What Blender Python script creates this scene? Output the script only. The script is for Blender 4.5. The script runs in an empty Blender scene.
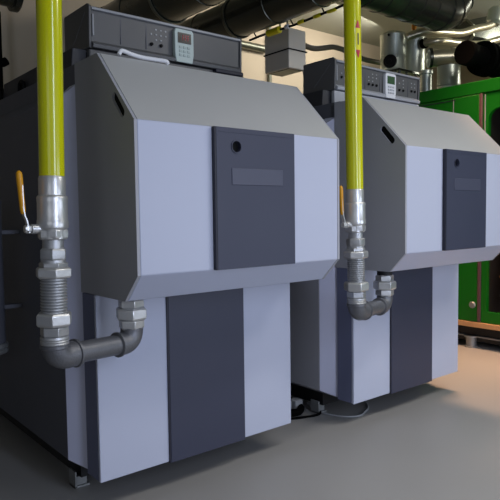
import bpy, bmesh, math, random
from mathutils import Vector, Matrix
random.seed(4)
S = bpy.context.scene
C = S.collection
PI = math.pi

# ------------------------------------------------------------------ camera
cam_d = bpy.data.cameras.new('camera')
cam = bpy.data.objects.new('camera', cam_d)
C.objects.link(cam)
yaw, pit, rol, foc = 0.68783, -0.06164, -0.0127, 602.12
fw = Vector((math.sin(yaw) * math.cos(pit), math.cos(yaw) * math.cos(pit), math.sin(pit)))
rt = Vector((math.cos(yaw), -math.sin(yaw), 0))
up = rt.cross(fw)
c_, s_ = math.cos(rol), math.sin(rol)
rt, up = c_ * rt + s_ * up, -s_ * rt + c_ * up
M4 = Matrix((rt, up, -fw)).transposed().to_4x4()
M4.translation = Vector((-1.0211, -1.8381, 1.1859))
cam.matrix_world = M4
cam_d.sensor_width = 36
cam_d.lens = 36 * foc / 500
cam_d.clip_start = .02
S.camera = cam

# ------------------------------------------------------------------ world, lamps, added fill lights, exposure
w = bpy.data.worlds.new('world')
S.world = w
w.use_nodes = True
bg = w.node_tree.nodes['Background']
bg.inputs[0].default_value = (.82, .88, 1.0, 1)
bg.inputs[1].default_value = .34
S.view_settings.view_transform = 'Standard'
S.view_settings.look = 'None'
S.view_settings.gamma = 1
S.view_settings.exposure = -0.1


def area(name, loc, target, sx, sy, power, col):
    l = bpy.data.lights.new(name, 'AREA')
    l.shape = 'RECTANGLE'
    l.size, l.size_y = sx, sy
    l.energy = power
    l.color = col
    o = bpy.data.objects.new(name, l)
    C.objects.link(o)
    o.location = loc
    o.rotation_euler = (Vector(target) - Vector(loc)).to_track_quat('-Z', 'Y').to_euler()
    return o


area('front_cool_fill', (.22, -3.9, 1.75), (1.0, .3, .9), .4, 2.9, 60, (.67, .76, 1.0))  # unseen cool source, stretched tall for the highlight on the yellow pipe
area('left_fill', (-2.9, -2.8, 1.9), (.3, .2, 1.3), 1.6, 1.6, 8.5, (.86, .91, 1.0))  # added soft fill for the left-facing sides, no real source
area('front_low_fill', (3.1, -4.0, 1.1), (1.7, .3, .8), 2.4, 1.4, 38, (.74, .83, 1.0))  # added cool fill for the boiler fronts, source unseen
area('ceiling_lamp', (2.9, -1.9, 3.3), (2.5, .2, .5), 1.2, .5, 32, (1.0, .97, .93))
area('floor_fill', (1.5, -1.5, 3.5), (1.5, -1.0, 0), 2.4, .3, 15, (1.0, .98, .96)).data.spread = math.radians(80)  # added out of view to brighten the foreground floor
area('aisle_lamp', (3.25, .65, 3.45), (3.28, .55, 0), .4, .8, 24, (1.0, .58, .33)).data.spread = math.radians(64)
area('rear_lamp', (4.2, 2.9, 3.5), (4.0, 3.9, 2.4), 2.4, .4, 38, (1.0, .94, .85))
area('right_fill', (6.4, .6, 3.5), (6.6, 2.2, 2.4), .4, 1.6, 90, (1.0, .98, .86))  # added to lift the right wall, ducts and silver cylinders

# ------------------------------------------------------------------ materials
MATS = {}


def lin(c):
    return tuple(((v / 255) / 12.92 if v / 255 <= .04045 else ((v / 255 + .055) / 1.055) ** 2.4) for v in c) + (1,)


def mat(name, rgb, rough=.5, metal=0.0, var=.06, scale=8.0, bump=0.0, bscale=200.0, coat=0.0, spec=.5, rvar=.08):
    m = bpy.data.materials.new(name)
    m.use_nodes = True
    nt = m.node_tree
    N, L = nt.nodes, nt.links
    b = N['Principled BSDF']
    b.inputs['Metallic'].default_value = metal
    b.inputs['Specular IOR Level'].default_value = spec
    b.inputs['Coat Weight'].default_value = coat
    tc = N.new('ShaderNodeTexCoord')
    nz = N.new('ShaderNodeTexNoise')
    nz.inputs['Scale'].default_value = scale
    nz.inputs['Detail'].default_value = 5
    L.new(tc.outputs['Object'], nz.inputs['Vector'])
    cr = N.new('ShaderNodeMixRGB')
    base = lin(rgb)
    cr.inputs[1].default_value = tuple(v * (1 - var) for v in base[:3]) + (1,)
    cr.inputs[2].default_value = tuple(min(1, v * (1 + var)) for v in base[:3]) + (1,)
    L.new(nz.outputs['Fac'], cr.inputs[0])
    L.new(cr.outputs[0], b.inputs['Base Color'])
    mr = N.new('ShaderNodeMapRange')
    mr.inputs['To Min'].default_value = max(0, rough - rvar)
    mr.inputs['To Max'].default_value = min(1, rough + rvar)
    L.new(nz.outputs['Fac'], mr.inputs['Value'])
    L.new(mr.outputs[0], b.inputs['Roughness'])
    if bump:
        n2 = N.new('ShaderNodeTexNoise')
        n2.inputs['Scale'].default_value = bscale
        n2.inputs['Detail'].default_value = 3
        L.new(tc.outputs['Object'], n2.inputs['Vector'])
        bp = N.new('ShaderNodeBump')
        bp.inputs['Strength'].default_value = bump
        bp.inputs['Distance'].default_value = .004
        L.new(n2.outputs['Fac'], bp.inputs['Height'])
        L.new(bp.outputs[0], b.inputs['Normal'])
    MATS[name] = m
    return m


mat('light_casing', (185, 190, 209), .42, var=.02, scale=2, bump=.03, bscale=400)
mat('slope_light_tone', (176, 176, 175), .42, var=.03, scale=3, bump=.03, bscale=400)  # casing paint turned neutral grey for the light on the slope
mat('navy_panel', (56, 59, 78), .48, var=.03, scale=3, bump=.05, bscale=300)
mat('navy_edge', (30, 31, 46), .5, var=.03)
mat('badge_grey', (70, 72, 90), .4, var=.03)
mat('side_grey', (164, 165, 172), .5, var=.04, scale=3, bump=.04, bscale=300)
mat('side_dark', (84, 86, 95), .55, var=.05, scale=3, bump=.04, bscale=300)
mat('side_blue_shade', (104, 109, 136), .5, var=.04, scale=3)  # casing blue darkened, corner shade put into the paint
mat('trim_light', (202, 205, 228), .45, var=.02, scale=2)
mat('console_grey', (90, 90, 91), .4, var=.04, scale=4)
mat('key_grey', (166, 180, 176), .45, var=.02)
mat('console_rib', (104, 106, 110), .4, var=.03)
mat('console_light', (172, 174, 180), .4, var=.03)
mat('console_edge', (150, 152, 156), .35, var=.03)
mat('black', (8, 8, 9), .7, var=.1, spec=.2)
mat('top_dark', (50, 51, 56), .6, var=.05)
mat('wall_grey', (150, 153, 160), .8, var=.05, scale=1.5)
mat('rubber_black', (4, 4, 4), .8, var=.15, bump=.1, spec=.06)
mat('display_case', (182, 196, 192), .45, var=.02)
mat('screen_dark', (38, 36, 34), .2, var=.05)
mat('screen_green', (66, 92, 66), .2, var=.05)
mat('print_light', (168, 170, 172), .5, var=.02)
mat('yellow_pipe', (205, 205, 4), .2, var=.03, scale=3, coat=.5, rvar=.03)
mat('marker_yellow', (225, 215, 20), .4, var=.02)
mat('marker_red', (190, 25, 50), .4, var=.02)
mat('lever_yellow', (214, 150, 10), .45, var=.06, scale=40)
mat('nickel', (214, 214, 213), .34, .75, var=.10, scale=25, bump=.12, bscale=120)
mat('steel', (184, 185, 186), .42, .75, var=.18, scale=30, bump=.2, bscale=160)
mat('cast_iron', (112, 113, 117), .42, .55, var=.2, scale=22, bump=.35, bscale=150)
mat('galvanised', (120, 122, 110), .36, .9, var=.16, scale=9, bump=.05, bscale=60)
mat('dark_duct', (84, 86, 80), .25, .8, var=.12, scale=4, bump=.05, bscale=40)
mat('silver_cladding', (196, 202, 190), .36, .7, var=.06, scale=3, rvar=.03)
mat('chrome_hose', (196, 188, 164), .3, .8, var=.1, scale=14, rvar=.04)
mat('green_paint', (0, 102, 9), .42, var=.05, scale=4, bump=.04)
mat('gasket', (92, 62, 66), .6, var=.1)
mat('wood_rail', (196, 150, 104), .6, var=.12, scale=14)
mat('engine_black', (46, 40, 36), .45, .3, var=.3, scale=12)
mat('copper_brown', (165, 122, 92), .4, .8, var=.2, scale=12)
mat('box_grey', (212, 208, 202), .5, .1, var=.05, scale=5)
mat('beige_hose', (104, 98, 88), .5, .2, var=.1)
mat('brass', (176, 120, 50), .35, .9, var=.1)
mat('white_plastic', (225, 226, 230), .4, var=.02)
mat('skid_black', (16, 16, 18), .6, var=.2)
mat('zinc_foot', (150, 152, 152), .45, .6, var=.15, scale=30)
mat('cable_grey', (150, 152, 154), .5, var=.05)
mat('wall_paint', (186, 172, 150), .8, var=.05, scale=1.5, bump=.1, bscale=120)
mat('ceiling_paint', (176, 176, 160), .85, var=.05, scale=1.5)
mat('floor_epoxy', (152, 150, 148), .5, var=.07, scale=1.6, bump=.04, bscale=90, rvar=.12)


# ------------------------------------------------------------------ mesh helpers
class MB:
    def __init__(self):
        self.bm = bmesh.new()

    def face(self, vs):
        try:
            return self.bm.faces.new(vs)
        except ValueError:
            return None

    def box(self, x0, x1, y0, y1, z0, z1):
        v = [self.bm.verts.new((x, y, z)) for x in (x0, x1) for y in (y0, y1) for z in (z0, z1)]
        for q in ((0, 1, 3, 2), (4, 6, 7, 5), (0, 4, 5, 1), (2, 3, 7, 6), (0, 2, 6, 4), (1, 5, 7, 3)):
            self.face([v[i] for i in q])
        return self

    def prism(self, poly, a0, a1, axis='x', taper=None):
        """poly = 2D points in the plane normal to axis, extruded a0 -> a1; taper = second outline."""
        def P(p, a):
            return {'x': (a, p[0], p[1]), 'y': (p[0], a, p[1]), 'z': (p[0], p[1], a)}[axis]
        t = taper or poly
        A = [self.bm.verts.new(P(p, a0)) for p in poly]
        B = [self.bm.verts.new(P(p, a1)) for p in t]
        n = len(poly)
        self.face(A)
        self.face(B[::-1])
        for i in range(n):
            self.face([A[i], B[i], B[(i + 1) % n], A[(i + 1) % n]])
        return self

    def holed(self, outer, holes, a0, a1, axis='x'):
        """plate with holes"""
        def P(p, a):
            return {'x': (a, p[0], p[1]), 'y': (p[0], a, p[1]), 'z': (p[0], p[1], a)}[axis]
        es = []
        for loop in [outer] + holes:
            vs = [self.bm.verts.new(P(p, a0)) for p in loop]
            for i in range(len(vs)):
                es.append(self.bm.edges.new((vs[i], vs[(i + 1) % len(vs)])))
        g = bmesh.ops.triangle_fill(self.bm, edges=es, use_beauty=True)
        fs = [f for f in g['geom'] if isinstance(f, bmesh.types.BMFace)]
        e = bmesh.ops.extrude_face_region(self.bm, geom=fs)
        d = Vector(P((0, 0), a1)) - Vector(P((0, 0), a0))
        bmesh.ops.translate(self.bm, verts=[v for v in e['geom'] if isinstance(v, bmesh.types.BMVert)], vec=d)
        return self

    def lathe(self, base, axis, prof, n=32, spin=0.0, caps=True):
        """prof = [(t along axis, radius)]"""
        base, axis = Vector(base), Vector(axis).normalized()
        ref = Vector((1, 0, 0)) if abs(axis.z) > .9 else Vector((0, 0, 1))
        u = (ref - axis * ref.dot(axis)).normalized()
        v = axis.cross(u)
        rings = []
        for t, r in prof:
            rings.append([self.bm.verts.new(base + axis * t + (u * math.cos(a) + v * math.sin(a)) * r)
                          for a in (spin + 2 * PI * k / n for k in range(n))])
        for R0, R1 in zip(rings, rings[1:]):
            for k in range(n):
                self.face([R0[k], R0[(k + 1) % n], R1[(k + 1) % n], R1[k]])
        if caps:
            self.face(rings[0][::-1])
            self.face(rings[-1])
        return self

    def hexnut(self, base, axis, h, r, spin=0.2):
        return self.lathe(base, axis, [(0, r * .9), (h * .16, r), (h * .84, r), (h, r * .9)], 6, spin)

    def tube(self, path, r, n=14, smooth=6, radii=None):
        P = [Vector(p) for p in path]
        if smooth > 1 and len(P) > 2:
            Q, RR = [], []
            rr = radii or [r] * len(P)
            E = [2 * P[0] - P[1]] + P + [2 * P[-1] - P[-2]]
            for i in range(len(P) - 1):
                p0, p1, p2, p3 = E[i:i + 4]
                for k in range(smooth):
                    t = k / smooth
                    Q.append(.5 * ((2 * p1) + (p2 - p0) * t + (2 * p0 - 5 * p1 + 4 * p2 - p3) * t * t
                                   + (3 * p1 - p0 - 3 * p2 + p3) * t ** 3))
                    RR.append(rr[i] * (1 - t) + rr[i + 1] * t)
            Q.append(P[-1])
            RR.append(rr[-1])
            P, radii = Q, RR
        radii = radii or [r] * len(P)
        tan = [(P[min(i + 1, len(P) - 1)] - P[max(i - 1, 0)]).normalized() for i in range(len(P))]
        ref = Vector((0, 0, 1)) if abs(tan[0].z) < .9 else Vector((1, 0, 0))
        u = (ref - tan[0] * ref.dot(tan[0])).normalized()
        rings = []
        for p, t, q in zip(P, tan, radii):
            u = (u - t * u.dot(t)).normalized()
            v = t.cross(u)
            rings.append([self.bm.verts.new(p + (u * math.cos(2 * PI * k / n) + v * math.sin(2 * PI * k / n)) * q)
                          for k in range(n)])
        for R0, R1 in zip(rings, rings[1:]):
            for k in range(n):
                self.face([R0[k], R0[(k + 1) % n], R1[(k + 1) % n], R1[k]])
        self.face(rings[0][::-1])
        self.face(rings[-1])
        return self

    def build(self, name, m, parent=None, bevel=0.0, label=None, ang=35):
        bmesh.ops.recalc_face_normals(self.bm, faces=self.bm.faces)
        for f in self.bm.faces:
            f.smooth = True
        me = bpy.data.meshes.new(name)
        self.bm.to_mesh(me)
        self.bm.free()
        me.set_sharp_from_angle(angle=math.radians(ang))
        me.materials.append(MATS[m])
        o = bpy.data.objects.new(name, me)
        C.objects.link(o)
        if parent is not None:
            o.parent = parent
        if bevel:
            b = o.modifiers.new('bevel', 'BEVEL')
            b.width = bevel
            b.segments = 2
            b.limit_method = 'ANGLE'
            b.angle_limit = math.radians(30)
            b.harden_normals = False
        if label:
            o['label'] = label
        return o


def thing(name, label, cat, loc=(0, 0, 0), group=None):
    o = bpy.data.objects.new(name, None)
    C.objects.link(o)
    o.location = loc
    o.empty_display_size = .1
    tag(o, label, cat, group)
    return o


def tag(o, label, cat, group=None):
    o['label'], o['category'] = label, cat
    if group:
        o['group'] = group
    return o


def struct(o):
    o['kind'] = 'structure'
    return o


def circle(cx, cy, r, n=24):
    return [(cx + r * math.cos(2 * PI * k / n), cy + r * math.sin(2 * PI * k / n)) for k in range(n)]


def pill(c0, c1, r, n=8):
    a = math.atan2(c1[1] - c0[1], c1[0] - c0[0])
    pts = []
    for k in range(n + 1):
        t = a + PI / 2 + PI * k / n
        pts.append((c0[0] + r * math.cos(t), c0[1] + r * math.sin(t)))
    for k in range(n + 1):
        t = a - PI / 2 + PI * k / n
        pts.append((c1[0] + r * math.cos(t), c1[1] + r * math.sin(t)))
    return pts


# ------------------------------------------------------------------ setting
struct(MB().box(-4.0, 8.0, -7.0, 3.9, -.12, 0).build('floor', 'floor_epoxy'))
struct(MB().box(-4.0, 8.0, -7.0, 3.9, 3.6, 3.7).build('ceiling', 'ceiling_paint'))
struct(MB().box(-4.0, 8.0, 3.9, 4.0, 0, 3.6).build('wall_back', 'wall_paint'))
struct(MB().box(8.0, 8.1, -7.0, 3.9, 0, 3.6).build('wall_right', 'wall_paint'))
struct(MB().box(-4.1, -4.0, -7.0, 3.9, 0, 3.6).build('wall_left', 'wall_grey'))


# ------------------------------------------------------------------ boilers
def boiler(X, Y, label, far):
    t = thing('boiler', label, 'boiler', (X, Y, 0), 'boilers in a row')
    # base frame and feet
    MB().box(.02, .98, .60, 2.25, .05, .15).build('base_frame', 'skid_black', t)
    for fx in (.005, .94):
        for fy in (.62, 2.1):
            f = MB().box(fx, fx + .05, fy, fy + .05, .010, .05)
            f.box(fx - .008, fx, fy - .008, fy + .06, 0, .075)
            f.box(fx - .008, fx + .06, fy - .008, fy + .06, 0, .010)
            f.build('foot', 'zinc_foot', t, .002)
    # boiler body
    MB().box(.0, 1.0, .45, 2.3, .13, 1.77).build('body', 'side_dark', t, .004)
    # left and right raised side panels with sloping borders
    def rect(y0, y1, z0, z1):
        return [(y0, z0), (y1, z0), (y1, z1), (y0, z1)]
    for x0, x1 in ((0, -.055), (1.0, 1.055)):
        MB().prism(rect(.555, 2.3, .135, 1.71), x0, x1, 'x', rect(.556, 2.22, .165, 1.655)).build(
            'side_panel', 'side_dark' if not far else 'side_grey', t, .003)  # far panels paler: stronger light on that boiler put into the paint
        e = x1
        f = MB()
        # front border strip, mitred top and bottom
        f.prism([(x0, .455), (e, .552), (x0, .552)], .135, 1.71, 'z')
        # mitre cut: move the outer verts
        for v in f.bm.verts:
            if abs(v.co.x - e) < 1e-5:
                v.co.z = .165 if v.co.z < 1 else 1.655
        f.build('corner_trim', 'trim_light', t, .0, 'light lavender strip along the front corner of the side')
    # top cover under the console
    MB().prism([(.03, 1.77), (.97, 1.77), (.96, 1.885), (.04, 1.885)], .605, 1.5, 'y').build('top_cover', 'top_dark', t, .004)
    MB().box(.10, .92, .572, .60, 1.80, 1.884).build('console_shelf', 'console_light' if far else 'console_grey', t, .006)
    MB().box(.0, 1.0, .44, 2.25, 1.765, 1.79).build('top_plate', 'side_dark', t, .003)

    # burner hood
    prof = [(0, .973), (0, 1.508), (.269, 1.784), (.47, 1.784), (.47, .875), (.097, .875)]
    h = MB().prism(prof, 0, 1.0).build('burner_hood', 'light_casing', t, .004)
    tv = Vector((.110, 1.572))
    d = Vector((.075, .083)).normalized()
    a, b = tv - d * .042, tv + d * .042
    for x0, x1, nm in ((-.012, -.0005, 'l'), (1.0005, 1.012, 'r')):
        sp = MB().holed(prof, [pill(a, b, .0165)], x0, x1).build(
            'hood_side', 'side_grey', h, 0, 'dark grey hood side with a slot handle')
        xi = -.0006 if nm == 'l' else 1.0006
        MB().prism(pill(a, b, .0163), xi, xi + (-.002 if nm == 'l' else .002)).build('slot_handle', 'black', sp)
    n_ = Vector((-.276, .269)).normalized() * .0012
    MB().prism([(0.001, 1.509), (.268, 1.783), (.268 + n_.x, 1.783 + n_.y), (.001 + n_.x, 1.509 + n_.y)], .001, .999).build(
        'slope_tone_sheet', 'slope_light_tone', h, 0, 'sloping hood top, its neutral light painted in as grey')  # thin overlay on the hood, tone of the overhead light in its colour
    # navy service door
    zo0, zo1 = .972, 1.508
    out = [(.318, zo0), (.717, zo0), (.717, zo1), (.318, zo1)]
    dr = MB().holed(out, [circle(.412, 1.438, .021)], -.02, -.001, 'y').build('service_door', 'navy_panel', h)
    MB().box(.310, .3178, -.019, -.001, zo0, zo1).build('door_edge', 'navy_edge', h)
    MB().lathe((.412, -.0012, 1.438), (0, -1, 0), [(0, .0206), (.004, .0206)], 24).build('sight_glass', 'black', h)
    MB().lathe((.412, -.0202, 1.438), (0, -1, 0), [(0, .0262), (.003, .0255), (.003, .0215), (.0, .0212)], 28,
               caps=False).build('sight_ring', 'navy_panel', h)
    MB().box(.388, .650, -.0225, -.0195, 1.293, 1.357).build('name_plate', 'badge_grey', h, .0015)
    MB().box(.33, .71, -.0215, -.0195, 1.490, 1.494).build('door_crease', 'navy_panel', h)

    # lower front casing
    lc = MB().box(.03, .972, .36, .455, .15, .90).build('lower_casing', 'side_blue_shade', t)
    for i, (x0, x1) in enumerate(((-.015, .3075), (.7145, 1.017))):
        MB().box(x0, x1, .333, .350, .127, .874).build('front_panel', 'light_casing', lc, .003,
                 'light grey front panel')
    MB().box(.308, .714, .325, .350, .122, .874).build('centre_panel', 'navy_panel', lc, .002, 'navy blue centre panel')
    MB().box(.300, .3075, .326, .349, .124, .874).build('panel_edge', 'navy_edge', lc)
    for x0, x1 in ((-.015, .0), (1.002, 1.017)):
        MB().box(x0, x1, .3505, .452, .130, .874).build('side_return', 'side_blue_shade', lc)  # shadow beside the front panel painted as darker blue

    # control console
    co = thing_part = MB().prism([(.58, 1.905), (.575, 2.055), (.59, 2.068), (.82, 2.068), (.82, 1.90), (.60, 1.888)],
                                 .112, .908).build('control_console', 'console_grey', t, .004)
    for x0, x1 in ((.10, .112), (.908, .92)):
        ec = MB().prism([(.572, 1.888), (.566, 2.06), (.585, 2.073), (.825, 2.073), (.825, 1.888)], x0, x1)
        ecp = ec.build('end_cap', 'console_grey', co, .003)
        xs = .0985 if x0 < .5 else .92
        MB().prism([(.60, 2.04), (.606, 2.04), (.736, 1.925), (.73, 1.925)], xs, xs + .0015).build('cap_rib', 'console_rib', ecp)
    MB().box(.112, .908, .563, .576, 2.045, 2.057).build('top_rail', 'console_edge', co, .003)
    MB().prism([(.56, 1.888), (.555, 1.903), (.58, 1.92), (.60, 1.888)], .112, .908).build('bottom_ledge', 'console_grey' if not far else 'console_light', co, .002)
    MB().box(.116, .124, .569, .577, 1.94, 2.03).build('indicator_strip', 'console_edge', co, .002)
    for sx in ((.249, .375, .515, .665, .80) if far else (.249, .375)):
        MB().box(sx, sx + .003, .5755, .58, 1.925, 2.04).build('panel_seam', 'side_dark', co)
    # operating unit
    dx = .565 if not far else .595
    dz0 = 1.888
    un = MB().prism([(dx - .045, dz0), (dx + .045, dz0), (dx + .052, 1.93), (dx + .052, 2.028), (dx + .044, 2.04),
                     (dx - .044, 2.04), (dx - .052, 2.028), (dx - .052, 1.93)], .553, .577, 'y')
    un = un.build('operating_unit', 'display_case' if not far else 'white_plastic', co, .003, 'pale hand-held style display unit')
    sc = MB().box(dx - .036, dx + .036, .5505, .5535, 1.975, 2.022).build('screen', 'screen_dark' if not far else 'screen_green', un)
    if not far:
        sd = MB()
        for k in range(3):      # red seven-segment style digits
            zx = dx - .012 + k * .014
            sd.box(zx, zx + .002, .5495, .5505, 1.988, 2.012)
            sd.box(zx, zx + .008, .5495, .5505, 2.010, 2.012)
            sd.box(zx, zx + .008, .5495, .5505, 1.999, 2.001)
        sd.build('digits', 'marker_red', sc)
    for r_ in range(3):
        for c0 in range(3):
            MB().box(dx - .03 + c0 * .022, dx - .014 + c0 * .022, .5505, .5535, 1.915 + r_ * .018, 1.926 + r_ * .018).build(
                'key', 'key_grey' if not far else 'console_light', un, .001)
    # printed symbols and switches
    def cluster(x0, x1, z0, z1, nx, nz):
        for i in range(nx):
            for k in range(nz):
                x = x0 + (x1 - x0) * (i + .5) / nx
                z = z0 + (z1 - z0) * (k + .5) / nz
                if random.random() < .2:
                    continue
                s = .0042
                mb = MB()
                if k == 0:
                    mb.lathe((x, .576, z), (0, -1, 0), [(0, .008), (.006, .007), (.007, .005)], 14)
                    mb.build('rotary_switch', 'black', co)
                elif (i + k) % 2:
                    mb.box(x - s, x + s, .574, .578, z - s * .6, z + s * .6).build('symbol', 'print_light', co)
                else:
                    mb.lathe((x, .577, z), (0, -1, 0), [(0, s), (.002, s)], 8).build('symbol', 'print_light', co)
    if far:
        cluster(.39, .50, 1.945, 2.03, 3, 4)
        cluster(.69, .77, 1.945, 2.03, 2, 4)
        cluster(.82, .89, 1.95, 2.025, 2, 3)
        cluster(.15, .21, 1.955, 2.0, 2, 2)
    else:
        cluster(.39, .49, 1.94, 2.03, 4, 4)
    if not far:
        MB().tube([(.075, .262, 1.79), (.088, .262, 1.806), (.13, .268, 1.801), (.18, .272, 1.797), (.24, .27, 1.797),
                   (.285, .266, 1.796), (.295, .27, 1.788)], .008, 10).build('grab_handle', 'white_plastic', t, 0, 'white bent grab handle')
        MB().box(.74, .91, .545, .575, 1.868, 1.887).build('lid_latch', 'navy_edge', co, .004)
        # lifting eyes on the top edge
        for ey in (1.17, 1.52):
            MB().tube([(.02, ey - .03, 1.785), (.02, ey - .025, 1.825), (.02, ey, 1.84), (.02, ey + .025, 1.825), (.02, ey + .03, 1.785)],
                      .010, 8).build('lifting_eye', 'black', t)
    # seam between upper and lower side
    MB().box(-.0005, .0, .472, .552, .870, .876).build('side_seam', 'black', t)
    return t


boiler(0, 0, 'large grey and navy boiler nearest the camera at left, with dark red-digit screen', False)
boiler(1.489, -.016, 'second grey and navy boiler, standing between the nearest boiler and the green machine', True)


# ------------------------------------------------------------------ gas pipes
def gas_pipe(X, Y, Z, xt, xb, label, zm, mark_angle):
    """vertical yellow pipe, valve, bellows, elbow under the hood; axis leans from xb (bottom) to xt (top)"""
    t = thing('gas_pipe', label, 'gas pipe', (X, Y, Z), 'yellow gas pipes')
    y = .10
    def ax(z):
        k = (z - .70) / (1.70 - .70)
        return Vector((xb + (xt - xb) * k, y, z))
    A = (ax(2) - ax(1)).normalized()
    def at(z):
        return ax(z)
    yp = MB().lathe(at(1.285), A, [(0, .0405), (2.31, .0405)], 40).build('yellow_pipe', 'yellow_pipe', t)
    def patch(z0, z1, w0, w1, r, nm, m, par):
        mb = MB()
        rows = []
        ang0 = math.radians(mark_angle)
        for k in range(7):
            f = k / 6
            z = z0 + (z1 - z0) * f
            wv = w0 + (w1 - w0) * f
            rows.append([(z, ang0 + wv * (j / 6 - .5) / r) for j in range(7)])
        V = []
        for rad in (r, r + .0012):
            V.append([[mb.bm.verts.new(at(z) + Vector((math.cos(a), math.sin(a), 0)) * rad) for z, a in row] for row in rows])
        for g in (0, 1):
            for i in range(6):
                for j in range(6):
                    q = [V[g][i][j], V[g][i][j + 1], V[g][i + 1][j + 1], V[g][i + 1][j]]
                    mb.face(q if g else q[::-1])
        for i in range(6):
            mb.face([V[0][i][0], V[0][i + 1][0], V[1][i + 1][0], V[1][i][0]])
            mb.face([V[0][i][6], V[1][i][6], V[1][i + 1][6], V[0][i + 1][6]])
            mb.face([V[0][0][i], V[1][0][i], V[1][0][i + 1], V[0][0][i + 1]])
            mb.face([V[0][6][i], V[0][6][i + 1], V[1][6][i + 1], V[1][6][i]])
        return mb.build(nm, m, par)
    mk = patch(zm - .05, zm + .05, .026, .026, .0407, 'pipe_marker', 'marker_yellow', yp)
    patch(zm - .026, zm + .026, .006, .006, .0416, 'marker_print', 'navy_edge', mk)
    patch(zm + .05, zm + .085, .026, .003, .0407, 'arrow_tip', 'marker_red', mk)
    patch(zm - .05, zm - .085, .026, .003, .0407, 'arrow_tip', 'marker_red', mk)
    # screwed socket and ball valve
    MB().lathe(at(1.243), A, [(0, .043), (.055, .0432), (.06, .041), (.062, .0415)], 36).build('screwed_socket', 'nickel', t)
    bv = MB().lathe(at(1.098), A, [(0, .040), (.004, .044), (.03, .044), (.036, .046), (.040, .050), (.048, .051), (.062, .050),
                                   (.066, .0485), (.12, .0485), (.136, .050), (.142, .048), (.146, .043)], 40)
    bv = bv.build('ball_valve', 'nickel', t)
    MB().hexnut(at(1.100), A, .034, .0505, .35).build('valve_hexagon', 'nickel', bv, .0015)
    # lever on the left side
    pz = 1.135
    pc = at(pz)
    MB().lathe(pc + Vector((-.04, 0, 0)), (-1, 0, 0), [(0, .016), (.03, .016), (.034, .012), (.052, .012)], 16).build('valve_stem', 'nickel', bv)
    MB().hexnut(pc + Vector((-.072, 0, 0)), (-1, 0, 0), .018, .014).build('stem_nut', 'nickel', bv)
    lv = MB()
    pts = [(-.078, -.0, pz - .012), (-.082, -.0, pz + .008), (-.086, 0, pz + .028), (-.092, 0, pz + .042), (-.096, 0, pz + .065), (-.099, 0, pz + .14)]
    V0 = []
    for (dx, dy, z) in pts:
        c = Vector((at(z).x + dx, y + dy, z))
        V0.append([lv.bm.verts.new(c + Vector((ex, ey, 0))) for ex, ey in ((-.002, -.009), (.002, -.009), (.002, .009), (-.002, .009))])
    for R0, R1 in zip(V0, V0[1:]):
        for k in range(4):
            lv.face([R0[k], R0[(k + 1) % 4], R1[(k + 1) % 4], R1[k]])
    lv.face(V0[0])
    lv.face(V0[-1])
    lv = lv.build('lever', 'nickel', bv)
    p0, p1 = Vector((at(pz).x - .0945, y, pz + .048)), Vector((at(pz).x - .104, y, pz + .185))
    MB().tube([p0, p0 + (p1 - p0) * .1, p0 + (p1 - p0) * .5, p0 + (p1 - p0) * .8, p0 + (p1 - p0) * .94, p1], .009, 12, 4,
              [.006, .009, .0095, .0105, .0098, .004]).build('lever_sleeve', 'lever_yellow', lv, 0, 'yellow plastic lever sleeve')
    # double nipple and hexagons
    MB().lathe(at(1.062), A, [(0, .034), (.038, .034)], 28).build('nipple', 'steel', t)
    MB().hexnut(at(1.030), A, .040, .0455, .1).build('hex_nut', 'steel', t, .0015)
    MB().lathe(at(1.020), A, [(0, .040), (.012, .040)], 28).build('nipple', 'steel', t)
    MB().hexnut(at(1.006), A, .018, .047, .5).build('hex_nut', 'steel', t, .0015)
    MB().hexnut(at(.972), A, .036, .0605, .28).build('union_nut', 'nickel', t, .002)
    # bellows
    pr = []
    n = 12
    for k in range(n):
        z = k * .118 / n
        pr += [(z, .0375), (z + .003, .0432), (z + .0065, .0432), (z + .0095, .0375)]
    MB().lathe(at(.856), A, pr + [(.118, .038)], 36).build('bellows', 'steel', t)
    MB().hexnut(at(.814), A, .044, .0615, .05).build('union_nut', 'nickel', t, .002)
    MB().hexnut(at(.778), A, .036, .0475, .4).build('hex_nut', 'steel', t, .0015)
    MB().lathe(at(.752), A, [(0, .045), (.004, .047), (.008, .045), (.012, .047), (.016, .045), (.020, .047), (.027, .045)], 32).build(
        'threaded_end', 'steel', t)
    # elbow, horizontal piece, elbow
    zc = .706
    e0 = at(.755)
    o_ = Vector((.056, .18, 0))
    hd = Vector((o_.x - e0.x, o_.y - y, 0))
    ln = hd.length
    hd.normalize()
    c0 = Vector((e0.x, y, zc))
    c1 = Vector((o_.x, o_.y, zc - .006))
    def arc(a, corner, b, r, k=7):
        """rounded corner from direction a->corner to corner->b"""
        da = (a - corner).normalized()
        db = (b - corner).normalized()
        pts = []
        cen = corner + (da + db) * r
        for i in range(k + 1):
            th = PI / 2 * i / k
            pts.append(cen - db * r * math.cos(th) - da * r * math.sin(th))
        return pts
    up_ = Vector((0, 0, 1))
    e1 = c0 + hd * .085
    MB().tube([Vector((e0.x, y, .757))] + arc(e0, c0, e1, .042) + [e1], .0445, 24, 1).build('elbow', 'cast_iron', t)
    MB().lathe(e1 - hd * .012, hd, [(0, .0445), (.003, .0495), (.011, .0495), (.014, .043)], 28).build('elbow_bead', 'cast_iron', t)
    MB().lathe(Vector((e0.x, y, .738)), (0, 0, 1), [(0, .0445), (.003, .0485), (.012, .0485), (.015, .043)], 28).build('elbow_bead', 'cast_iron', t)
    e2 = c1 - hd * .07
    MB().lathe(e1, (e2 - e1), [(0, .037), ((e2 - e1).length, .037)], 28).build('pipe_piece', 'cast_iron', t)
    MB().lathe(e2 - hd * .006, hd, [(0, .041), (.003, .0465), (.010, .0465), (.013, .041)], 28).build('elbow_bead', 'cast_iron', t)
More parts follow.
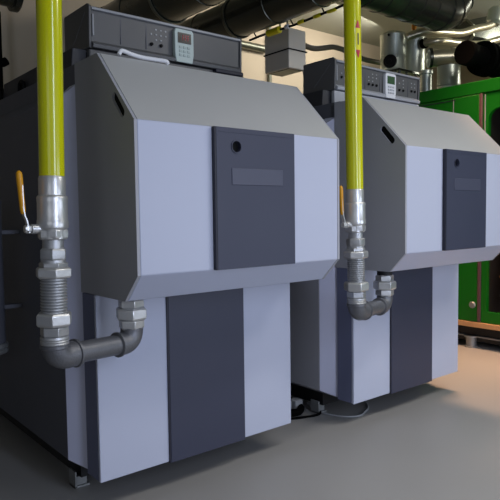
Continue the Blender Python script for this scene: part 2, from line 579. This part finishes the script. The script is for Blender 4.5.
    MB().tube([e2] + arc(e2, c1, c1 + up_, .042) + [c1 + up_ * .055], .042, 24, 1).build('elbow', 'cast_iron', t)
    MB().hexnut(c1 + up_ * .050, up_, .036, .049, .3).build('hex_nut', 'nickel', t, .0015)
    MB().hexnut(c1 + up_ * .084, up_, .046, .061, .15).build('union_nut', 'nickel', t, .002)
    MB().hexnut(c1 + up_ * .128, up_, .034, .049, .3).build('hex_nut', 'nickel', t, .0015)
    MB().lathe(c1 + up_ * .16, up_, [(0, .040), (.0135 - Z, .040)], 24).build('nipple', 'skid_black', t)
    return t


gas_pipe(0, 0, .008, -.256, -.272, 'yellow gas pipe with valve and elbow feeding the nearest boiler, at far left', 2.025, -78)
gas_pipe(1.489, -.016, -.012, -.282, -.262, 'yellow gas pipe with valve and elbow feeding the second boiler, between the two boilers', 2.0, -102)


# ------------------------------------------------------------------ ducts
def spiral_prof(L, r, step=.14):
    pr = [(0, r)]
    t_ = step
    while t_ < L - .03:
        pr += [(t_ - .006, r), (t_ - .003, r + .006), (t_ + .003, r + .006), (t_ + .006, r)]
        t_ += step
    return pr + [(L, r)]


def duct(label, p0, p1, r, group, m='dark_duct', step=.5):
    p0, p1 = Vector(p0), Vector(p1)
    o = thing('ventilation_duct', label, 'duct', p0, group)
    MB().lathe((0, 0, 0), p1 - p0, spiral_prof((p1 - p0).length, r, step), 40).build('duct_tube', m, o)
    return o


d1 = duct('dark round duct under the ceiling, running back just left of the hanging grey box', (2.36, -.6, 2.90), (2.36, 3.9, 2.90), .165, 'ceiling ducts')
d2 = duct('dark round duct under the ceiling above the nearest boiler console', (1.66, -.6, 2.93), (1.66, 3.9, 2.93), .195, 'ceiling ducts')
for d_, r_, hx in ((d1, .17, 0), (d2, .2, 0)):
    for yy in (1.2, 3.0):
        MB().lathe((0, yy - .015, 0), (0, 1, 0), [(0, r_), (0, r_ + .008), (.03, r_ + .008), (.03, r_)], 40, caps=False).build('hanger_band', 'galvanised', d_)
        MB().lathe((0, yy, r_), (0, 0, 1), [(0, .006), (3.6 - (2.9 if r_ < .18 else 2.93) - r_, .006)], 10).build('hanger_rod', 'galvanised', d_)

br = thing('ventilation_duct', 'dark branch duct crossing the ceiling at upper right, ending in an upward elbow', 'duct', (2.52, 1.3, 2.96), 'ceiling ducts')
MB().lathe((0.02, 0, 0), (1, 0, 0), spiral_prof(1.22, .175, .2), 40).build('duct_tube', 'dark_duct', br)
MB().tube([(1.24, 0, 0)] + [(1.24 + .26 * math.sin(a), 0, .26 - .26 * math.cos(a)) for a in (k * PI / 16 for k in range(1, 9))] + [(1.50, 0, .639)],
          .175, 40, 1).build('elbow', 'dark_duct', br)
for a in (0, .52, 1.05, 1.57):
    MB().lathe((1.24 + .26 * math.sin(a) - .012 * math.cos(a), 0, .26 - .26 * math.cos(a) - .012 * math.sin(a)), (math.cos(a), 0, math.sin(a)),
               [(0, .174), (.003, .183), (.021, .183), (.024, .174)], 40, caps=False).build('elbow_seam', 'dark_duct', br)

rd = thing('reducer_duct', 'dark flared duct with pale end rim in the upper right corner', 'duct', (5.5, 2.12, 3.25))
MB().lathe((0, 0, 0), (.92, -.1, 0), [(0, .15), (.5, .30), (1.9, .30)], 8, PI / 8).build('duct_tube', 'dark_duct', rd)
MB().lathe((-.01, .0, 0), (.92, -.1, 0), [(0, .14), (0, .166), (.02, .168), (.02, .14)], 8, PI / 8, caps=False).build('end_rim', 'galvanised', rd)
MB().lathe((1.2, -.13, .29), (0, 0, 1), [(0, .008), (.06, .008)], 8).build('hanger_rod', 'galvanised', rd)

# yellow and black hazard sleeve under the first duct
hz = thing('cable_run', 'yellow and black wrapped cable running under the duct beside the hanging box', 'cable', (2.53, 1.3, 2.748))
MB().tube([(0, 0, .01), (0, .3, 0), (.005, .6, -.004), (0, .9, .004), (0, 1.15, 0)], .010, 12, 4).build('cable_core', 'black', hz)
for a, b, r_ in ((.10, .19, .014), (.26, .34, .015), (.45, .52, .016), (.74, .90, .030)):
    MB().lathe((0, a, .0), (0, 1, 0), [(0, .011), (.006, r_), (b - a - .006, r_), (b - a, .011)], 12).build('yellow_wrap', 'marker_yellow', hz)
MB().lathe((0, .63, 0), (0, 1, 0), [(0, .011), (.004, .02), (.04, .02), (.044, .011)], 12).build('white_wrap', 'white_plastic', hz)
for yy in (.22, .58, 1.05):
    MB().tube([(0, yy, 0), (-.025, yy, .03), (-.040, yy, .045)], .006, 8, 1).build('cable_clip', 'black', hz)

# hanging grey box behind the boilers
bx = thing('hanging_box', 'pale grey metal box hanging under the ducts behind the nearest boiler', 'box', (2.78, 2.2, 2.495))
MB().box(0, .215, 0, .33, 0, .355).build('box_body', 'box_grey', bx, .006)
MB().tube([(-.007, -.007, .165), (.222, -.007, .165), (.222, .337, .165), (-.007, .337, .165), (-.007, -.007, .165)], .006, 8, 1).build('cable_strap', 'rubber_black', bx)
for xx, yy in ((.04, .06), (.17, .3)):
    MB().lathe((xx, yy, .355), (0, 0, 1), [(0, .008), (3.6 - 2.495 - .355, .008)], 8).build('hanger_rod', 'galvanised', bx)
MB().box(.02, .195, .03, .30, -.006, 0).build('bottom_cover', 'galvanised', bx, .002)
cc = MB().tube([(3.02, 2.25, 2.52), (3.03, 2.25, 2.40), (3.05, 2.3, 2.2), (3.07, 2.5, 1.7), (3.08, 2.8, 1.0), (3.1, 3.2, .02)], .016, 10).build('drop_cable', 'cable_grey')
tag(cc, 'grey cable hanging down from the side of the pale grey box', 'cable')
hs = thing('flexible_hose', 'brownish hose with orange end running right from the hanging grey box', 'hose', (3.001, 2.3, 2.76))
MB().tube([(.05, 0, 0), (.2, 0, -.01), (.35, 0, .02), (.5, 0, .05), (.75, 0, .03), (.95, 0, .0), (1.2, 0, .0)], .026, 12).build('hose_tube', 'beige_hose', hs)
MB().lathe((0, 0, 0), (1, 0, 0), [(0, .022), (.01, .032), (.06, .032), (.065, .026)], 14).build('hose_end', 'lever_yellow', hs)
cd = thing('wall_conduit', 'grey vertical conduit on the back wall left of the hanging box', 'conduit', (4.02, 3.87, 0))
MB().lathe((0, 0, 0), (0, 0, 1), [(0, .03), (3.6, .03)], 12).build('conduit_tube', 'galvanised', cd)
for zz in (.6, 1.6, 2.6, 3.3):
    MB().box(-.05, .05, .0, .03, zz - .02, zz + .02).build('conduit_clip', 'galvanised', cd, .003)
hp = MB().lathe((2.2, 3.85, 3.19), (1, 0, 0), [(0, .045), (1.75, .045)], 16).build('wall_pipe', 'galvanised')
tag(hp, 'grey green horizontal pipe along the back wall above the nearest boiler', 'pipe')

# ------------------------------------------------------------------ far left background
lp = thing('exhaust_pipe', 'dark pipe with flanged end in the upper left corner', 'pipe', (-1.80, 3.0, 2.93))
MB().lathe((0, 0, 0), (1, 0, 0), spiral_prof(2.45, .13, .3), 28).build('pipe_tube', 'dark_duct', lp)
MB().lathe((2.40, 0, 0), (1, 0, 0), [(0, .13), (.005, .16), (.05, .16), (.055, .13)], 28).build('pipe_flange', 'dark_duct', lp)
for xx in (.6, 2.0):
    MB().lathe((xx, 0, .12), (0, 0, 1), [(0, .008), (.55, .008)], 8).build('hanger_rod', 'galvanised', lp)
vp = thing('vent_pipe', 'thin black standpipe with hooked end behind the nearest boiler at the left edge', 'pipe', (.405, 2.75, 0))
MB().lathe((0, 0, 0), (0, 0, 1), [(0, .03), (2.66, .03)], 12).build('pipe_tube', 'rubber_black', vp)
MB().tube([(0, 0, 2.3), (.03, -.0, 2.3), (.06, 0, 2.32)], .03, 10, 3).build('side_stub', 'rubber_black', vp)
kb = MB().tube([(.80, 2.9, .02), (.80, 2.9, 1.2), (.80, 2.9, 2.2), (.79, 2.9, 3.6)], .022, 10, 2).build('hanging_cable', 'rubber_black')
tag(kb, 'black vertical cable behind the yellow pipe of the nearest boiler', 'cable')
fc = thing('filter_canister', 'dark grey cylindrical canister beside the nearest boiler at the left edge', 'canister', (-.205, 1.05, .55))
MB().lathe((0, 0, .0), (0, 0, 1), [(.05, .066), (.69, .066), (.70, .070), (.71, .066), (.725, .04)], 32).build('canister_body', 'side_dark', fc)
MB().lathe((0, 0, 0), (0, 0, 1), [(0, .060), (.006, .074), (.02, .078), (.026, .072), (.034, .078), (.05, .074), (.052, .064)], 32).build('bottom_rim', 'zinc_foot', fc)
for zz in (.2, .55):
    MB().box(0, .1505, .0, .03, zz, zz + .02).build('wall_bracket', 'side_dark', fc, .003)


# ------------------------------------------------------------------ green machine
G = thing('generator_unit', 'bright green machine enclosure with open engine bay at the right edge', 'generator', (3.7, 0, 0))
y0, y1 = -2.0, 2.6
MB().box(.06, 1.5, y0 + .05, y1 - .05, .05, .185).build('base_frame', 'skid_black', G)
for fy in (-1.8, .2, .95, 2.3):
    MB().lathe((.05, fy, 0), (0, 0, 1), [(0, .06), (.01, .06), (.015, .045), (.08, .045), (.085, .06), (.10, .06)], 20).build('foot', 'zinc_foot', G)
MB().box(-.012, 1.56, y0, y1, .185, .228).build('base_rail', 'wood_rail', G, .003, 'tan base rail')
MB().box(.03, .06, y0, y1, .09, .10).build('base_strip', 'zinc_foot', G)
MB().box(0, 1.55, y0, y1, 2.155, 2.26).build('roof_panel', 'green_paint', G, .006)
MB().box(1.50, 1.55, y0, y1, .228, 2.155).build('rear_panel', 'green_paint', G)
MB().box(0, 1.5, y1 - .05, y1, .228, 2.155).build('end_panel', 'green_paint', G, .004)
MB().box(0, 1.5, y0, y0 + .05, .228, 2.155).build('end_panel', 'green_paint', G, .004)
# closed doors at the far end
for a, b, hnd in ((.870, 1.735, True), (1.745, 2.545, False)):
    dd = MB().box(.0, .04, a, b, .232, 2.150).build('door', 'green_paint', G, .005)
    if hnd:
        MB().lathe((0, a + .032, .378), (-1, 0, 0), [(0, .014), (.012, .014), (.014, .028), (.022, .030), (.034, .024), (.036, .01)], 18).build(
            'knob', 'zinc_foot', dd, 0, 'silver door knob')
        MB().box(-.003, .0, a + .236, a + .242, 1.40, 2.14).build('door_crease', 'console_edge', dd)
        MB().box(-.003, .0, a + .22, b - .03, 2.128, 2.136).build('door_groove', 'navy_edge', dd)
MB().box(-.006, .03, .842, .867, .235, 2.150).build('gasket_strip', 'gasket', G, .003, 'dusky pink rubber gasket')
# frame of the open bay with rounded corners
def rr(ya, yb, za, zb, r, n=6):
    pts = []
    for cy, cz, a0 in ((yb - r, zb - r, 0), (ya + r, zb - r, PI / 2), (ya + r, za + r, PI), (yb - r, za + r, 1.5 * PI)):
        for k in range(n + 1):
            a = a0 + PI / 2 * k / n
            pts.append((cy + r * math.cos(a), cz + r * math.sin(a)))
    return pts
outl = [(-.9, .232), (.840, .232), (.840, 2.150), (-.9, 2.150)]
MB().holed(outl, [[p for p in rr(-.82, .792, .325, 2.02, .09) if p[1] > 1] + [(-.82, .325), (.792, .325)]], .01, .05).build('bay_frame', 'green_paint', G)
MB().box(.004, .012, .816, .823, 1.2, 2.14).build('frame_crease', 'console_edge', G)
MB().box(0, .04, -1.95, -.905, .232, 2.150).build('door', 'green_paint', G, .005)
# engine inside the bay
MB().prism([(.25, .30), (1.2, .30), (1.2, .75), (1.1, .9), (1.05, 1.35), (.85, 1.6), (.5, 1.6), (.38, 1.3), (.34, .9), (.25, .75)], -.8, .55, 'y').build(
    'engine_block', 'engine_black', G, .02)
for k in range(4):
    MB().lathe((.36, -.55 + k * .28, 1.22), (-1, 0, .15), [(0, .07), (.03, .07), (.05, .05), (.09, .05), (.10, .035)], 18).build('cylinder_cap', 'engine_black', G)
MB().tube([(.18, .70, .50), (.17, .66, .85), (.16, .6, 1.1), (.16, .3, 1.16), (.16, -.3, 1.18), (.2, -.7, 1.2)], .028, 12).build('coolant_pipe', 'copper_brown', G)
MB().tube([(.16, .74, .46), (.15, .5, .44), (.15, 0, .44), (.15, -.7, .44)], .022, 12, 3).build('coolant_pipe', 'zinc_foot', G)
MB().tube([(.14, .74, .62), (.14, .5, .60), (.15, .2, .60), (.16, -.7, .62)], .016, 12, 3).build('coolant_pipe', 'copper_brown', G)
MB().tube([(.2, .62, 1.75), (.2, .3, 1.72), (.2, -.6, 1.74)], .04, 14, 3).build('coolant_pipe', 'copper_brown', G)
MB().lathe((.24, .62, .74), (0, 0, 1), [(0, .07), (.02, .085), (.2, .085), (.24, .06), (.27, .03)], 24).build('oil_filter', 'copper_brown', G)
MB().box(.1, 1.45, -.85, .8, .24, .29).build('drip_tray', 'engine_black', G)
MB().box(1.40, 1.45, -.85, .85, .30, 2.1).build('bay_lining', 'engine_black', G)
MB().box(.06, 1.45, .80, .85, .30, 2.1).build('bay_lining', 'engine_black', G)

# ------------------------------------------------------------------ plant on top of the green machine
ZT = 2.26
sl = thing('silencer', 'twin silver cylinders with black dial standing behind the second boiler console', 'silencer', (4.03, 2.0, ZT))
for (cx, cy, r, z0, z1) in ((0, 0, .125, .32, .69), (.28, -.05, .112, .32, .72)):
    MB().lathe((cx, cy, 0), (0, 0, 1), [(z0, r * .6), (z0, r), (z0 + .012, r + .005), (z0 + .024, r), (z0 + .15, r), (z0 + .152, r + .003), (z1 - .024, r + .003),
                                        (z1 - .012, r + .009), (z1, r + .004), (z1 + .02, r * .75), (z1 + .03, r * .3)], 36).build('cylinder', 'silver_cladding', sl)
    for k in range(3):
        a = k * 2 * PI / 3 + .4
        MB().lathe((cx + r * .7 * math.cos(a), cy + r * .7 * math.sin(a), 0), (0, 0, 1), [(0, .014), (z0 + .01, .014)], 10).build('leg', 'zinc_foot', sl)
MB().box(-.13, .42, -.17, .12, .295, .318).build('carrier_plate', 'dark_duct', sl, .003)
dd_ = Vector((-.86, -.5, 0))
MB().lathe(dd_ * .12 + Vector((0, 0, .38)), dd_, [(0, .02), (.10, .02), (.102, .056), (.118, .066), (.130, .06), (.132, .045), (.124, .042), (.124, .016), (.135, .012)], 28).build('dial', 'black', sl)
MB().tube([(-.12, -.04, .66), (-.15, -.06, .655)], .012, 8, 1).build('bolt', 'black', sl)
MB().lathe((.28, -.05, .74), (0, 0, 1), [(0, .02), (.05, .02), (.055, .026), (.09, .026), (.095, .012)], 12).build('brass_vent', 'brass', sl, 0, 'brass vent')

hA = thing('braided_hose', 'upper silver braided hose curving right from the twin silver cylinders', 'hose', (4.02, 1.835, 2.886), 'braided hoses')
MB().tube([(0, 0, 0), (.045, -.045, .025), (.15, -.115, .06), (.372, -.135, .088), (.736, -.135, .14), (1.026, -.135, .236), (1.292, -.135, .314), (1.42, -.135, .37)],
          .040, 14).build('hose_tube', 'chrome_hose', hA)
MB().lathe((1.40, -.135, .35), (.25, -.1, 1), [(0, .06), (.03, .085), (.16, .085), (.19, .06)], 20).build('hose_coupling', 'silver_cladding', hA)
hB = thing('braided_hose', 'lower silver braided hose between the twin cylinders and the black exhaust', 'hose', (4.26, 1.80, 2.86), 'braided hoses')
MB().tube([(0, 0, 0), (-.01, -.05, -.002), (.04, -.13, .004), (.144, -.15, .017), (.379, -.15, .036), (.803, -.15, .096), (1.219, -.18, .22)], .036, 14).build('hose_tube', 'chrome_hose', hB)
MB().tube([(0, .012, 0), (-.004, -.03, 0)], .05, 16, 1).build('hose_coupling', 'rubber_black', hB)

ip = thing('insulated_pipe', 'fat brownish silver pipe lying across behind the black exhaust', 'pipe', (4.25, 1.72, 2.70))
MB().lathe((0, 0, 0), (.6, -.55, .02), spiral_prof(.75, .088, .2), 30).build('pipe_tube', 'chrome_hose', ip)
MB().lathe((-.01, .01, 0), (.6, -.55, .02), [(0, .06), (0, .096), (.03, .096), (.03, .085)], 30).build('pipe_flange', 'dark_duct', ip)
sp1 = MB().lathe((4.01, 1.6, ZT), (0, 0, 1), [(0, .07), (.01, .07), (.012, .055), (.22, .055), (.225, .066), (.255, .066), (.265, .04)], 24).build('vertical_pipe', 'silver_cladding')
tag(sp1, 'short thin silver upright on the green machine right of the second boiler console', 'pipe')
sp2 = MB().lathe((4.364, 1.58, ZT), (0, 0, 1), [(0, .125), (.01, .125), (.012, .112), (.15, .112), (.154, .117), (.16, .112), (.345, .112)], 28).build('vertical_pipe', 'silver_cladding')
tag(sp2, 'short thick silver upright on the green machine under the fat brownish pipe', 'pipe')

ex = thing('exhaust_elbow', 'black rubber exhaust connector with round end above the green machine', 'exhaust', (3.84, 1.0, 2.515))
MB().lathe((-.16, 0, 0), (1, 0, -.02), [(0, .06), (.0, .095), (.01, .102), (.06, .102), (.065, .094), (.30, .094)], 36).build('hose_end', 'rubber_black', ex)
MB().lathe((.10, 0, -.005), (1, 0, -.02), [(0, .10), (.004, .145), (.035, .15), (.04, .125), (.07, .125), (.075, .15), (.11, .15), (.114, .12)], 36).build('clamp_flange', 'rubber_black', ex)
MB().lathe((.145, 0, -.006), (1, 0, -.02), [(0, .127), (.012, .132), (.024, .127)], 36, caps=False).build('clamp_band', 'zinc_foot', ex)
MB().tube([(.2, 0, -.01), (.5, 0, -.02), (.72, 0, -.03)] + [(.72 + .12 * math.sin(a), 0, -.03 - .12 + .12 * math.cos(a)) for a in (.4, .8, 1.2, 1.57)] + [(.84, 0, -.2545)],
          .125, 30, 1).build('hose_tube', 'rubber_black', ex)

# ------------------------------------------------------------------ floor clutter between the boilers
hz_ = thing('drain_hose', 'black hose coil with grey clips on the floor between the boilers', 'hose', (1.40, .62, 0))
MB().tube([(-.16, 1.0, .03), (-.10, .6, .03), (-.03, .32, .03), (.03, .2, .05), (.035, .08, .03), (-.04, .03, .026), (-.12, .10, .026), (-.16, .3, .026), (-.2, .5, .026)],
          .022, 10).build('hose_tube', 'rubber_black', hz_)
for (x, y) in ((.02, .10), (-.05, .12)):
    MB().box(x - .03, x + .03, y - .03, y + .03, .0, .075).build('clip', 'cable_grey', hz_, .006)
MB().prism([(-.06, .0), (.055, .0), (.05, .07), (.02, .10), (-.04, .11), (-.07, .06)], .19, .30, 'y').build('condensate_trap', 'skid_black', hz_, .01)
gl = MB().tube([(1.50, .70, .04), (1.50, .62, .012), (1.515, .54, .006), (1.56, .45, .006), (1.63, .41, .006), (1.70, .43, .006), (1.78, .47, .006), (1.84, .54, .012), (1.86, .62, .05)], .0055, 8).build('floor_cable', 'cable_grey')
tag(gl, 'thin grey cable looping on the floor at the base of the second boiler', 'cable')
bc = MB().tube([(1.12, .78, .008), (1.25, .66, .008), (1.37, .60, .008), (1.47, .58, .008), (1.55, .64, .008)], .007, 8).build('floor_cable', 'rubber_black')
tag(bc, 'thin black cable lying on the floor between the two boilers', 'cable')
